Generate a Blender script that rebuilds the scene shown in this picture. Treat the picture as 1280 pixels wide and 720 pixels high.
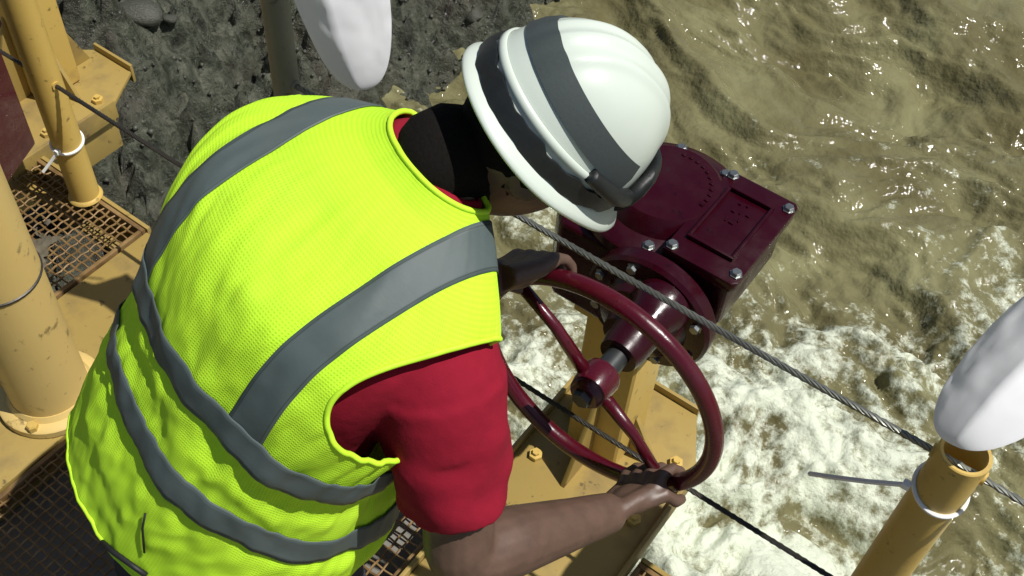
import bpy, bmesh, math, random
import numpy as np
from mathutils import Vector, Matrix
random.seed(7); RNG = np.random.default_rng(7)
sc = bpy.context.scene
for o in list(bpy.data.objects): bpy.data.objects.remove(o)
COL = sc.collection
V = lambda *a: np.array(a, float)
def nrm(v): v = np.asarray(v, float); return v/np.linalg.norm(v)

# ------------------------------------------------------------------ camera, sky, sun, exposure
# world: X runs along the railing, Y points out over the river, Z up, walkway deck at z = 0
CAM = V(0, -1.14, 2.35)
FPX, DEP, ROLL, AZ = 1400.0, math.radians(50.6), math.radians(4.7), math.radians(-32.6)
def _w(v): return V(v[0]*math.cos(AZ)+v[1]*math.sin(AZ), -v[0]*math.sin(AZ)+v[1]*math.cos(AZ), v[2])
_fw = V(0, math.cos(DEP), -math.sin(DEP)); _r = V(1, 0, 0); _u = np.cross(_r, _fw)
CR = _w(math.cos(ROLL)*_r+math.sin(ROLL)*_u); CU = _w(-math.sin(ROLL)*_r+math.cos(ROLL)*_u); CF = _w(_fw)
cam = bpy.data.cameras.new('camera'); camo = bpy.data.objects.new('camera', cam); COL.objects.link(camo)
cam.sensor_width = 36; cam.lens = 36*FPX/1280; cam.clip_start = 0.02; cam.clip_end = 2000
M = Matrix.Identity(4)
for i in range(3): M[i][0] = CR[i]; M[i][1] = CU[i]; M[i][2] = -CF[i]; M[i][3] = CAM[i]
camo.matrix_world = M; sc.camera = camo
SUN = nrm(V(.44, .16, .88))
wd = bpy.data.worlds.new('World'); sc.world = wd; wd.use_nodes = True
nt = wd.node_tree; bg = nt.nodes['Background']; sky = nt.nodes.new('ShaderNodeTexSky')
sky.sky_type = 'NISHITA'; sky.sun_disc = False
sky.sun_elevation = math.asin(SUN[2]); sky.sun_rotation = math.atan2(SUN[0], SUN[1])
nt.links.new(sky.outputs[0], bg.inputs[0]); bg.inputs[1].default_value = 0.055
sl = bpy.data.lights.new('sun', 'SUN'); sl.energy = 4.6; sl.angle = math.radians(0.5); sl.color = (1, .965, .91)
so = bpy.data.objects.new('sun', sl); COL.objects.link(so); so.location = (3, 3, 8)
so.rotation_euler = Vector(SUN).to_track_quat('Z', 'Y').to_euler()
sc.view_settings.view_transform = 'Standard'; sc.view_settings.look = 'None'
sc.view_settings.exposure = 0.0; sc.view_settings.gamma = 1.0

def at(px, py, D):                      # a point D metres along the optical axis, in photo pixels: used to read the layout
    return CAM+D*(CF+(px-640)/FPX*CR-(py-360)/FPX*CU)

# ------------------------------------------------------------------ noise
def _hash(ix, iy, seed):
    h = (ix.astype(np.int64)*374761393+iy.astype(np.int64)*668265263+seed*1274126177) & 0xffffffff
    h = ((h ^ (h >> 13))*1274126177) & 0xffffffff
    return (h ^ (h >> 16)) & 0xffff
def perlin(x, y, seed=0):
    x0 = np.floor(x); y0 = np.floor(y); fx = x-x0; fy = y-y0
    u = fx*fx*fx*(fx*(fx*6-15)+10); v = fy*fy*fy*(fy*(fy*6-15)+10)
    def g(ix, iy, dx, dy):
        a = _hash(ix, iy, seed)/65536*2*np.pi
        return np.cos(a)*dx+np.sin(a)*dy
    a = g(x0, y0, fx, fy); b = g(x0+1, y0, fx-1, fy); c = g(x0, y0+1, fx, fy-1); d = g(x0+1, y0+1, fx-1, fy-1)
    return (a+(b-a)*u+((c+(d-c)*u)-(a+(b-a)*u))*v)*1.4
def fbm(x, y, o=4, seed=0, lac=2.03, gain=.5):
    s = 0; a = 1
    for i in range(o): s = s+a*perlin(x, y, seed+i*17); x = x*lac; y = y*lac; a *= gain
    return s
def ridged(x, y, o=4, seed=0, gain=.5):
    s = 0; a = 1
    for i in range(o): s = s+a*(1-2*np.abs(perlin(x, y, seed+i*13))); x = x*2.1; y = y*2.1; a *= gain
    return s
def sstep(a, b, x): t = np.clip((x-a)/(b-a), 0, 1); return t*t*(3-2*t)

# ------------------------------------------------------------------ mesh building
class MB:
    def __init__(s): s.v = []; s.f = []; s.uv = None
    def add(s, verts, faces):
        n = len(s.v); s.v += [tuple(map(float, p)) for p in verts]; s.f += [tuple(i+n for i in q) for q in faces]; return s
    def bm(s, bm):
        bm.verts.index_update(); s.add([v.co[:] for v in bm.verts], [[v.index for v in f.verts] for f in bm.faces]); bm.free(); return s
    def box(s, lo, hi, bevel=0, seg=2, M=None):
        lo = V(*lo); hi = V(*hi); bm = bmesh.new(); bmesh.ops.create_cube(bm, size=1)
        c = (lo+hi)/2; d = hi-lo
        for v in bm.verts: v.co = Vector((v.co.x*d[0], v.co.y*d[1], v.co.z*d[2]))+Vector(c)
        if bevel: bmesh.ops.bevel(bm, geom=list(bm.edges), offset=bevel, segments=seg, affect='EDGES', profile=.6)
        if M is not None: bmesh.ops.transform(bm, matrix=M, verts=bm.verts)
        return s.bm(bm)
    def tube(s, path, r, n=10, closed=False, cap=True, ref=None, flat=1.0):
        path = [V(*p) for p in path]; N = len(path)
        rs = [r]*N if np.isscalar(r) else list(r)
        T = []
        for i in range(N):
            a = path[(i-1) % N] if (closed or i > 0) else path[i]; b = path[(i+1) % N] if (closed or i < N-1) else path[i]
            T.append(nrm(b-a))
        if ref is None:
            ref = V(0, 0, 1) if abs(T[0][2]) < .9 else V(1, 0, 0)
        X = nrm(ref-np.dot(ref, T[0])*T[0]); vs = []
        for i in range(N):
            X = nrm(X-np.dot(X, T[i])*T[i]); Y = np.cross(T[i], X)
            for k in range(n):
                a = 2*math.pi*k/n; vs.append(path[i]+rs[i]*(math.cos(a)*X*flat+math.sin(a)*Y))
        fs = []
        for i in range(N if closed else N-1):
            j = (i+1) % N
            for k in range(n): l = (k+1) % n; fs.append((i*n+k, i*n+l, j*n+l, j*n+k))
        if not closed and cap: fs.append(tuple(range(n-1, -1, -1))); fs.append(tuple((N-1)*n+k for k in range(n)))
        return s.add(vs, fs)
    def rings(s, rings, cap=True):
        n = len(rings[0]); vs = [p for r in rings for p in r]; fs = []
        for i in range(len(rings)-1):
            for k in range(n): l = (k+1) % n; fs.append((i*n+k, i*n+l, (i+1)*n+l, (i+1)*n+k))
        if cap: fs.append(tuple(range(n-1, -1, -1))); fs.append(tuple((len(rings)-1)*n+k for k in range(n)))
        return s.add(vs, fs)
    def lathe(s, prof, o, ax, n=24, ref=None):      # prof: (radius, distance along ax)
        ax = nrm(ax); ref = V(0, 0, 1) if ref is None and abs(ax[2]) < .9 else (V(1, 0, 0) if ref is None else ref)
        X = nrm(ref-np.dot(ref, ax)*ax); Y = np.cross(ax, X); R = []
        for r, h in prof: R.append([o+ax*h+max(r, 1e-4)*(math.cos(2*math.pi*k/n)*X+math.sin(2*math.pi*k/n)*Y) for k in range(n)])
        return s.rings(R)
    def prism(s, poly, axis, d0, d1, bevel=0, seg=2):          # poly in the two other axes
        bm = bmesh.new(); vs = []
        for (a, b) in poly:
            p = {0: (d0, a, b), 1: (a, d0, b), 2: (a, b, d0)}[axis]; vs.append(bm.verts.new(p))
        f = bm.faces.new(vs); r = bmesh.ops.extrude_face_region(bm, geom=[f])
        off = Vector([0, 0, 0]); off[axis] = d1-d0
        bmesh.ops.translate(bm, vec=off, verts=[e for e in r['geom'] if isinstance(e, bmesh.types.BMVert)])
        bmesh.ops.recalc_face_normals(bm, faces=bm.faces)
        if bevel: bmesh.ops.bevel(bm, geom=list(bm.edges), offset=bevel, segments=seg, affect='EDGES', profile=.6)
        return s.bm(bm)
    def mesh(s, name, off=None):
        me = bpy.data.meshes.new(name); v = s.v if off is None else [(p[0]-off[0], p[1]-off[1], p[2]-off[2]) for p in s.v]
        me.from_pydata(v, [], s.f); me.update()
        bm = bmesh.new(); bm.from_mesh(me); bmesh.ops.recalc_face_normals(bm, faces=bm.faces); bm.to_mesh(me); bm.free()
        return me
def smooth(me, ang=35):
    for p in me.polygons: p.use_smooth = True
    if ang < 180:
        try: me.set_sharp_from_angle(angle=math.radians(ang))
        except Exception: pass
def tag(o, label=None, cat=None, group=None, kind=None):
    for k, v in (('label', label), ('category', cat), ('group', group), ('kind', kind)):
        if v: o[k] = v
    return o
def worigin(o):
    p = V(0, 0, 0)
    while o: p = p+V(*o.location); o = o.parent
    return p
def thing(name, loc, label=None, cat=None, group=None):
    o = bpy.data.objects.new(name, None); COL.objects.link(o); o.location = loc; o.empty_display_size = .05
    return tag(o, label, cat, group)
def obj(name, me, m, parent=None, loc=None):
    o = bpy.data.objects.new(name, me); COL.objects.link(o)
    if m: me.materials.clear(); me.materials.append(m)
    if parent: o.parent = parent
    if loc is not None: o.location = loc
    return o
def build(mb, name, m, parent=None, ang=35, label=None):          # mb holds world coordinates
    if parent is not None: off = worigin(parent); o = obj(name, mb.mesh(name, off), m, parent)
    else:
        a = np.array(mb.v); off = V((a[:, 0].min()+a[:, 0].max())/2, (a[:, 1].min()+a[:, 1].max())/2, a[:, 2].min())
        o = obj(name, mb.mesh(name, off), m, None, off)
    smooth(o.data, ang)
    if label: o['label'] = label
    return o
def copy_tree(o, parent=None):
    c = o.copy(); COL.objects.link(c); c.parent = parent
    for ch in o.children: copy_tree(ch, c)
    return c
def grid_mesh(name, P, mask=None):               # P: (n, m, 3)
    n, m = P.shape[:2]; idx = np.arange(n*m).reshape(n, m)
    q = np.stack([idx[:-1, :-1], idx[1:, :-1], idx[1:, 1:], idx[:-1, 1:]], -1).reshape(-1, 4)
    if mask is not None: q = q[mask.reshape(-1)]
    me = bpy.data.meshes.new(name); me.vertices.add(n*m); me.vertices.foreach_set('co', P.reshape(-1).astype(np.float32))
    k = len(q); me.loops.add(k*4); me.loops.foreach_set('vertex_index', q.reshape(-1).astype(np.int32))
    me.polygons.add(k); me.polygons.foreach_set('loop_start', np.arange(0, k*4, 4, dtype=np.int32)); me.polygons.foreach_set('loop_total', np.full(k, 4, np.int32))
    me.update(calc_edges=True)
    return me

# ------------------------------------------------------------------ materials
def new_mat(name):
    m = bpy.data.materials.new(name); m.use_nodes = True; t = m.node_tree
    return m, t, t.nodes['Principled BSDF']
def N(t, typ, **kw):
    n = t.nodes.new(typ)
    for k, v in kw.items():
        if k in n.inputs.keys(): n.inputs[k].default_value = v
        else: setattr(n, k, v)
    return n
def noise(t, scale, detail=4, rough=.55, coord='Object', vec=None):
    n = N(t, 'ShaderNodeTexNoise', Scale=scale, Detail=detail, Roughness=rough)
    if vec is None:
        tc = t.nodes.new('ShaderNodeTexCoord'); vec = tc.outputs[coord]
    t.links.new(vec, n.inputs['Vector']); return n
def ramp(t, src, stops):
    r = t.nodes.new('ShaderNodeValToRGB'); e = r.color_ramp.elements
    while len(e) < len(stops): e.new(.5)
    for k, (p, c) in enumerate(stops):
        e[k].position = p; e[k].color = c if len(c) == 4 else (*c, 1)
    t.links.new(src, r.inputs[0]); return r
def mix(t, fac, a, b, blend='MIX'):
    n = t.nodes.new('ShaderNodeMix'); n.data_type = 'RGBA'; n.blend_type = blend
    for sock, val in ((n.inputs[0], fac), (n.inputs[6], a), (n.inputs[7], b)):
        if hasattr(val, 'type') and hasattr(val, 'links'): t.links.new(val, sock)
        elif isinstance(val, tuple): sock.default_value = val if len(val) == 4 else (*val, 1)
        else: sock.default_value = val
    return n.outputs[2]
def bump(t, b, src, strength=.3, dist=.005):
    n = N(t, 'ShaderNodeBump', Strength=strength, Distance=dist); t.links.new(src, n.inputs['Height'])
    if b.inputs['Normal'].links: t.links.new(b.inputs['Normal'].links[0].from_socket, n.inputs['Normal'])
    t.links.new(n.outputs[0], b.inputs['Normal']); return n
G = lambda v: (v, v, v)
def painted(name, base, worn, dirt, rough=.45, dirt_amt=.55, scale=9, coat=0, spec=.5):
    m, t, b = new_mat(name)
    n1 = noise(t, scale, 5); n2 = noise(t, scale*4.5, 5, .65); n3 = noise(t, scale*.35, 4)
    c = mix(t, ramp(t, n3.outputs[0], [(.35, G(0)), (.7, G(.6))]).outputs[0], base, worn)
    c = mix(t, ramp(t, n1.outputs[0], [(1-dirt_amt-.06, G(0)), (1-dirt_amt+.16, G(.85))]).outputs[0], c, dirt)
    c = mix(t, ramp(t, n2.outputs[0], [(.62, G(0)), (.70, G(.8))]).outputs[0], c, tuple(x*.45 for x in dirt))
    t.links.new(c, b.inputs['Base Color'])
    rr = ramp(t, n1.outputs[0], [(.3, G(rough-.08)), (.75, G(min(1, rough+.3)))]); t.links.new(rr.outputs[0], b.inputs['Roughness'])
    bump(t, b, n2.outputs[0], .25, .002); b.inputs['Coat Weight'].default_value = coat
    b.inputs['Specular IOR Level'].default_value = spec
    return m
def plain(name, base, rough=.5, metal=0, var=.25, scale=30, bs=.15, bd=.002, spec=.5):
    m, t, b = new_mat(name); n = noise(t, scale, 5)
    c = mix(t, n.outputs[0], tuple(x*(1-var) for x in base), tuple(min(1, x*(1+var)) for x in base))
    t.links.new(c, b.inputs['Base Color']); b.inputs['Roughness'].default_value = rough; b.inputs['Metallic'].default_value = metal
    b.inputs['Specular IOR Level'].default_value = spec
    bump(t, b, n.outputs[0], bs, bd); return m
MT = {}
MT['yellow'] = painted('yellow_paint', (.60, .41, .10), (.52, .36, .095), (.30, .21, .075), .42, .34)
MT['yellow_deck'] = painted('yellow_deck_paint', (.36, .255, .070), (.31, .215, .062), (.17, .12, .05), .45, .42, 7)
MT['cream_yellow'] = painted('cream_yellow_paint', (.66, .48, .17), (.60, .43, .145), (.45, .32, .11), .4, .22, 6)
MT['maroon'] = painted('maroon_gear_paint', (.027, .0012, .0055), (.022, .0012, .005), (.012, .0025, .004), .2, .3, 14, 0.0, .35)
MT['red_wheel'] = painted('red_wheel_paint', (.075, .0035, .011), (.06, .0035, .009), (.03, .006, .007), .18, .28, 16, .3)
MT['grey_pole'] = painted('grey_pole_paint', (.22, .22, .17), (.18, .18, .14), (.13, .12, .08), .4, .35, 9)
MT['steel'] = plain('bolt_steel', (.32, .34, .33), .35, .9, .3, 60)
MT['dark_steel'] = plain('dark_steel', (.07, .075, .075), .4, .7, .3, 40)
MT['rope'] = plain('wire_rope', (.20, .21, .185), .36, .6, .45, 14, .2, .001)
MT['rope_dark'] = plain('greased_wire_rope', (.055, .05, .042), .45, .5, .5, 120, .3, .001)
MT['plastic_white'] = plain('white_plastic', (.86, .87, .85), .35, 0, .05, 40)
MT['cloth_white'] = plain('white_cloth', (.80, .81, .84), .8, 0, .02, 8, .05, .001)
MT['helmet'] = plain('helmet_white', (.62, .69, .61), .3, 0, .06, 12, .04, .001)
MT['black_rubber'] = plain('black_rubber', (.012, .014, .014), .5, 0, .4, 70, .4, .002)
MT['strap_grey'] = plain('grey_elastic', (.045, .058, .058), .8, 0, .12, 200, .3, .001)
MT['skin'] = plain('skin', (.115, .068, .048), .45, 0, .4, 34, .35, .003)
MT['hair'] = plain('hair', (.010, .0085, .0075), .95, 0, .5, 220, .5, .002, .1)
MT['shirt'] = plain('red_shirt', (.26, .008, .024), .9, 0, .14, 45, .25, .003, .2)
_t = MT['shirt'].node_tree; _b = _t.nodes['Principled BSDF']; bump(_t, _b, noise(_t, 9, 3, .5).outputs[0], .35, .02); bump(_t, _b, noise(_t, 420, 2).outputs[0], .3, .001)
MT['trouser'] = plain('navy_trouser', (.03, .035, .055), .9, 0, .2, 60, .3, .002)
MT['boot'] = plain('boot_leather', (.05, .035, .025), .5, 0, .3, 40, .3, .002)
MT['eye'] = plain('eye_white', (.6, .58, .55), .2, 0, .05, 20)
MT['cord_black'] = plain('black_cord', (.01, .011, .012), .6, 0, .3, 90)
def m_cloth():
    m, t, b = new_mat('white_cloth'); tr = t.nodes.new('ShaderNodeBsdfTranslucent'); tr.inputs[0].default_value = (.93, .95, .98, 1)
    mx = t.nodes.new('ShaderNodeMixShader'); mx.inputs[0].default_value = .3; out = t.nodes['Material Output']; n = noise(t, 5, 3)
    c = mix(t, n.outputs[0], (.86, .87, .90), (.89, .90, .92)); t.links.new(c, b.inputs['Base Color']); b.inputs['Roughness'].default_value = .8
    t.links.new(b.outputs[0], mx.inputs[1]); t.links.new(tr.outputs[0], mx.inputs[2]); t.links.new(mx.outputs[0], out.inputs[0]); return m
MT['cloth_white'] = m_cloth()
def m_wire():
    m, t, b = new_mat('rusty_wire'); n = noise(t, 14, 5); n2 = noise(t, 5, 4, .6)
    c = ramp(t, n.outputs[0], [(.3, (.10, .055, .02)), (.5, (.22, .13, .045)), (.7, (.32, .21, .09))]).outputs[0]
    t.links.new(c, b.inputs['Base Color']); b.inputs['Roughness'].default_value = .6; b.inputs['Metallic'].default_value = .15
    bump(t, b, n.outputs[0], .3, .002); return m
MT['wire'] = m_wire()
def m_vest():
    m, t, b = new_mat('lime_mesh_fabric'); uv = t.nodes.new('ShaderNodeUVMap'); uv.uv_map = 'UVMap'
    vo = N(t, 'ShaderNodeTexVoronoi', Scale=1.0, Randomness=.12); vo.feature = 'F1'
    mp = t.nodes.new('ShaderNodeMapping'); mp.inputs['Scale'].default_value = (270, 230, 1); t.links.new(uv.outputs[0], mp.inputs[0]); t.links.new(mp.outputs[0], vo.inputs['Vector'])
    hole = ramp(t, vo.outputs['Distance'], [(.16, G(1)), (.34, G(0))])
    big = noise(t, 9, 4); am = ramp(t, big.outputs[0], [(.38, G(.10)), (.66, G(.55))])
    f = N(t, 'ShaderNodeMath', operation='MULTIPLY'); t.links.new(hole.outputs[0], f.inputs[0]); t.links.new(am.outputs[0], f.inputs[1])
    n2 = noise(t, 3, 3); base = mix(t, n2.outputs[0], (.52, .93, .03), (.62, .96, .045))
    base = mix(t, ramp(t, noise(t, 6, 6, .65).outputs[0], [(.52, G(0)), (.72, G(.35))]).outputs[0], base, (.44, .72, .05)); c = mix(t, f.outputs[0], base, (.30, .64, .01)); t.links.new(c, b.inputs['Base Color'])
    b.inputs['Roughness'].default_value = .75; b.inputs['Specular IOR Level'].default_value = .25
    inv = ramp(t, vo.outputs['Distance'], [(.1, G(0)), (.45, G(1))]); bump(t, b, inv.outputs[0], .35, .0012)
    n3 = noise(t, 40, 4); bump(t, b, n3.outputs[0], .18, .004)
    return m
MT['vest'] = m_vest()
MT['vest_bind'] = plain('lime_binding', (.56, .93, .03), .7, 0, .08, 120, .2, .001)
MT['stripe0'] = plain('reflective_tape', (.080, .108, .106), .72, 0, .16, 16, .25, .003)
def m_stripe():
    m, t, b = new_mat('reflective_tape'); uv = t.nodes.new('ShaderNodeUVMap'); uv.uv_map = 'UVMap'; sp = t.nodes.new('ShaderNodeSeparateXYZ'); t.links.new(uv.outputs[0], sp.inputs[0])
    n = noise(t, 18, 4); n2 = noise(t, 4, 4); c = mix(t, n.outputs[0], (.066, .092, .090), (.092, .122, .120))
    c = mix(t, ramp(t, n2.outputs[0], [(.45, G(0)), (.75, G(.5))]).outputs[0], c, (.13, .15, .14))
    st = ramp(t, sp.outputs[1], [(0, G(0)), (.06, G(0)), (.075, G(1)), (.10, G(0)), (.90, G(0)), (.925, G(1)), (.94, G(0))])
    c = mix(t, st.outputs[0], c, (.035, .05, .045)); t.links.new(c, b.inputs['Base Color']); b.inputs['Roughness'].default_value = .6
    bump(t, b, n.outputs[0], .3, .004); bump(t, b, st.outputs[0], -.5, .002); return m
MT['stripe'] = m_stripe()
def m_water():
    m, t, b = new_mat('muddy_water'); at_ = t.nodes.new('ShaderNodeAttribute'); at_.attribute_name = 'foam'
    tc = t.nodes.new('ShaderNodeTexCoord')
    mp = t.nodes.new('ShaderNodeMapping'); mp.inputs['Scale'].default_value = (1, 1, 1); t.links.new(tc.outputs['Object'], mp.inputs[0])
    n1 = noise(t, 20, 8, .72, vec=mp.outputs[0]); n2 = noise(t, 1.6, 5, .6, vec=mp.outputs[0]); n3 = noise(t, 7, 5, .6, vec=mp.outputs[0])
    brown = ramp(t, n2.outputs[0], [(.3, (.098, .084, .036)), (.5, (.160, .148, .072)), (.7, (.235, .228, .115))]).outputs[0]
    sub = N(t, 'ShaderNodeMath', operation='ADD'); t.links.new(at_.outputs['Fac'], sub.inputs[0])
    s2 = N(t, 'ShaderNodeMath', operation='SUBTRACT'); t.links.new(n1.outputs[0], s2.inputs[0]); s2.inputs[1].default_value = .5
    s3 = N(t, 'ShaderNodeMath', operation='MULTIPLY'); t.links.new(s2.outputs[0], s3.inputs[0]); s3.inputs[1].default_value = 3.4
    t.links.new(s3.outputs[0], sub.inputs[1])
    fm = ramp(t, sub.outputs[0], [(.30, G(0)), (.55, G(.30)), (1.1 if False else 1.0, G(.95))])
    c = mix(t, fm.outputs[0], brown, (.70, .75, .60)); t.links.new(c, b.inputs['Base Color'])
    rr = ramp(t, fm.outputs[0], [(0, G(.06)), (.6, G(.4))]); t.links.new(rr.outputs[0], b.inputs['Roughness']); b.inputs['IOR'].default_value = 1.33
    bump(t, b, n3.outputs[0], .10, .05); nb = noise(t, 30, 2.0, .5, vec=mp.outputs[0]); bump(t, b, nb.outputs[0], .42, .023); nf = ramp(t, fm.outputs[0], [(0, G(.02)), (.5, G(.6))]); bb = bump(t, b, n1.outputs[0], .50, .02); t.links.new(nf.outputs[0], bb.inputs['Strength'])
    return m
MT['water'] = m_water()
def m_bank():
    m, t, b = new_mat('wet_earth_bank'); n1 = noise(t, 2.2, 6, .62); n2 = noise(t, 12, 7, .7); n3 = noise(t, 55, 5, .7)
    c = ramp(t, n2.outputs[0], [(.3, (.014, .016, .010)), (.44, (.058, .066, .044)), (.58, (.118, .128, .090)), (.76, (.22, .22, .16))]).outputs[0]
    c = mix(t, ramp(t, n1.outputs[0], [(.45, G(0)), (.68, G(.65))]).outputs[0], c, (.085, .068, .052), 'MIX')
    c = mix(t, ramp(t, n3.outputs[0], [(.60, G(0)), (.74, G(.5))]).outputs[0], c, (.20, .19, .15))
    t.links.new(c, b.inputs['Base Color']); rr = ramp(t, n2.outputs[0], [(.38, G(.12)), (.62, G(.5))]); t.links.new(rr.outputs[0], b.inputs['Roughness'])
    bump(t, b, n2.outputs[0], 1.0, .06); bump(t, b, n3.outputs[0], .7, .012); return m
MT['bank'] = m_bank()
MT['stone'] = plain('wet_stone', (.06, .062, .047), .5, 0, .7, 9, .6, .01)
MT['concrete'] = plain('concrete', (.20, .19, .165), .85, 0, .35, 6, .5, .006)
MT['mud'] = plain('mud', (.10, .085, .055), .75, 0, .5, 25, .6, .006)

# ------------------------------------------------------------------ setting: water, bank, sill wall
WZ = -1.30
def bank_edge(y):                     # x of the waterline
    return -2.58+.90*sstep(1.7, .1, y)+.10*perlin(y*1.7, y*0+3.3, 5)+.05*perlin(y*5, y*0+1.3, 6)
def water_h(X, Y):
    wx = X+.35*fbm(X*.7, Y*.7, 3, 21); wy = Y+.30*fbm(X*.8+9, Y*.8, 3, 22)
    turb = sstep(3.3, .9, Y-.25*(X+.3))
    h = .150*ridged(wx*.50, wy*1.25, 2, 31, .40)*(.8+.3*turb)
    h = h+.058*(1+.6*turb)*fbm(wx*1.7, wy*3.4, 4, 41)
    rip = .35+sstep(-.25, .35, fbm(X*.9+3, Y*.9, 3, 63)+.35*sstep(-1.8, .0, X)-.05)*sstep(7., 4., Y)
    h = h+rip*.013*ridged(wx*2.9, wy*6.0, 2, 64, .5)+rip*.016*fbm(wx*3.3+5, wy*7.0, 3, 67)+rip*.010*fbm(wx*11, wy*16, 2, 65)
    froth = (1-np.abs(perlin(wx*7, wy*8, 51))*2)*.030+(1-np.abs(perlin(wx*15, wy*17, 52))*2)*.016+(1-np.abs(perlin(wx*31, wy*34, 53))*2)*.007
    h = h+turb*froth
    return np.where(h < -.11, -.11-.07*(1-np.exp((h+.11)/.07)), h)
def water_patch(x0, x1, y0, y1, st):
    xs = np.arange(x0, x1+1e-6, st); ys = np.arange(y0, y1+1e-6, st); X, Y = np.meshgrid(xs, ys, indexing='ij')
    h = water_h(X, Y); return X, Y, h
X, Y, H = water_patch(-4.4, 3.4, -.4, 7.2, .0125)
edge = np.minimum.reduce([X+4.4, 3.4-X, Y+.4, 7.2-Y]); H = H*sstep(0, .6, edge)
wob = obj('water', grid_mesh('water', np.stack([X, Y, WZ+H], -1)), MT['water']); tag(wob, kind='structure')
turb = sstep(3.3, .8, Y+.6*fbm(X*.9, Y*.9, 3, 61)-.32*(X+.3))
hi = H-.5*(np.roll(H, 9, 0)+np.roll(H, -9, 1))                 # froth gathers on the small crests
foam = .50*turb+.28*np.exp(-((X+.9)/1.1)**2-((Y-.8)/.8)**2)+.55*fbm(X*1.2+Y*.5, Y*1.6-X*.4, 4, 71)*(.3+turb)+5.0*hi*(.45+turb)+.12*ridged(X*3+Y, Y*4.2, 3, 72)*(.4+turb)
sa_ = -.55*X+.83*Y+.12*fbm(X*2, Y*2, 2, 74); sb_ = .83*X+.55*Y+.10*fbm(X*2.2, Y*2.2, 3, 75)     # thin froth lines, also painting streaked sun glints into the colour
zone = sstep(-1.7, -.4, X+.3*fbm(X, Y, 2, 76))*sstep(5.2, 3.0, Y)
foam = foam-.20*(1-turb)-.16+zone*(.30*ridged(sa_*1.5, sb_*6.5, 3, 77, .6)-.10)
at_ = wob.data.attributes.new('foam', 'FLOAT', 'POINT'); at_.data.foreach_set('value', foam.reshape(-1).astype(np.float32))
smooth(wob.data, 180)
mb = MB()                                            # calm far water, ringed round the near sheet
o = [(-260, -260), (260, -260), (260, 260), (-260, 260)]; i_ = [(-4.4, -.4), (3.4, -.4), (3.4, 7.2), (-4.4, 7.2)]
mb.add([(x, y, WZ) for x, y in o+i_], [(k, (k+1) % 4, 4+(k+1) % 4, 4+k) for k in range(4)])
far = build(mb, 'far_water', MT['water']); tag(far, kind='structure')

xs = np.arange(-7.5, -1.0, .02); ys = np.arange(-3.5, 8.0, .02); X, Y = np.meshgrid(xs, ys, indexing='ij')
dx = bank_edge(Y)-X+.16*fbm(X*2.2, Y*2.2, 4, 81)
rise = .42*sstep(-.15, .35, dx)+.42*sstep(.1, 1.5, dx)-.45*sstep(.15, -.6, dx)
on = sstep(-.1, .35, dx)
clod = 1-2*np.abs(perlin(X*3.1+.3*perlin(X*7, Y*7, 98), Y*3.1, 95)); clod2 = 1-2*np.abs(perlin(X*7.3, Y*7.3, 96))
Z = WZ+rise+(.17*ridged(X*1.1, Y*1.1, 3, 91, .5)-.12)*on-.13*clod*on-.075*clod2*(.3+on)+.09*fbm(X*4.2, Y*4.2, 5, 92, gain=.62)+.030*ridged(X*15, Y*15, 3, 93, .6)
cap = np.where(Y < .05, -.17, -.17+.5*sstep(.05, .6, Y)); Z = np.where(Z > cap-.1, cap-.1*np.exp(-(Z-cap+.1)/.1), Z)
bank = obj('river_bank', grid_mesh('river_bank', np.stack([X, Y, Z], -1)), MT['bank']); tag(bank, kind='structure'); smooth(bank.data, 180)
def bank_z(x, y):
    i = int(round((x+7.5)/.02)); j = int(round((y+3.5)/.02)); return Z[min(max(i, 0), Z.shape[0]-1), min(max(j, 0), Z.shape[1]-1)]
def rock(seed, sub=1):
    bm = bmesh.new(); bmesh.ops.create_icosphere(bm, subdivisions=sub, radius=1); r = np.random.default_rng(seed)
    k = r.normal(size=(5, 3)); k /= np.linalg.norm(k, axis=1)[:, None]; c = r.uniform(.55, .95, 5)
    for v in bm.verts:
        p = V(*v.co)
        for q in range(5):
            dd = np.dot(p, k[q])
            if dd > c[q]: p = p-k[q]*(dd-c[q])*.9
        v.co = p*r.uniform(.94, 1.06)
    return bm
protos = []
for s in range(6):
    me = bpy.data.meshes.new('stone'); bm = rock(s, 2); bm.to_mesh(me); bm.free(); smooth(me, 40); me.materials.append(MT['stone']); protos.append(me)
cnt = 0
while cnt < 90:                                     # the larger stones lying in the bank
    x = random.uniform(-4.6, -1.9); y = random.uniform(.15, 4.2); ed = float(bank_edge(np.array([y]))[0])
    if x > ed+.02 or x < ed-1.9: continue
    s = random.uniform(.025, .075); o = bpy.data.objects.new('stone', protos[cnt % 6]); COL.objects.link(o); o.parent = bank
    o.location = (x, y, bank_z(x, y)+.1*s); o.scale = (s*random.uniform(.8, 1.4), s, s*random.uniform(.5, .9)); o.rotation_euler = (random.random()*.6, random.random()*.6, random.random()*6.3); cnt += 1
mb = MB()
for k in range(1800):
    y = random.uniform(.0, 4.5); ed = float(bank_edge(np.array([y]))[0]); x = ed+.05-abs(random.gauss(0, .75)); s = random.uniform(.005, .016)
    r = RNG.normal(size=3); r = nrm(r); b3 = nrm(np.cross(r, V(.3, .5, .8))); c3 = np.cross(r, b3); p = V(x, y, bank_z(x, y)+s*.2)
    sc3 = RNG.uniform(.6, 1.2, 3)*s
    mb.add([p+r*sc3[0], p-r*sc3[0], p+b3*sc3[1], p-b3*sc3[1], p+c3*sc3[2], p-c3*sc3[2]], [(0, 2, 4), (2, 1, 4), (1, 3, 4), (3, 0, 4), (2, 0, 5), (1, 2, 5), (3, 1, 5), (0, 3, 5)])
gr = build(mb, 'gravel', MT['stone'], bank, 180); gr['kind'] = 'stuff'
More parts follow.
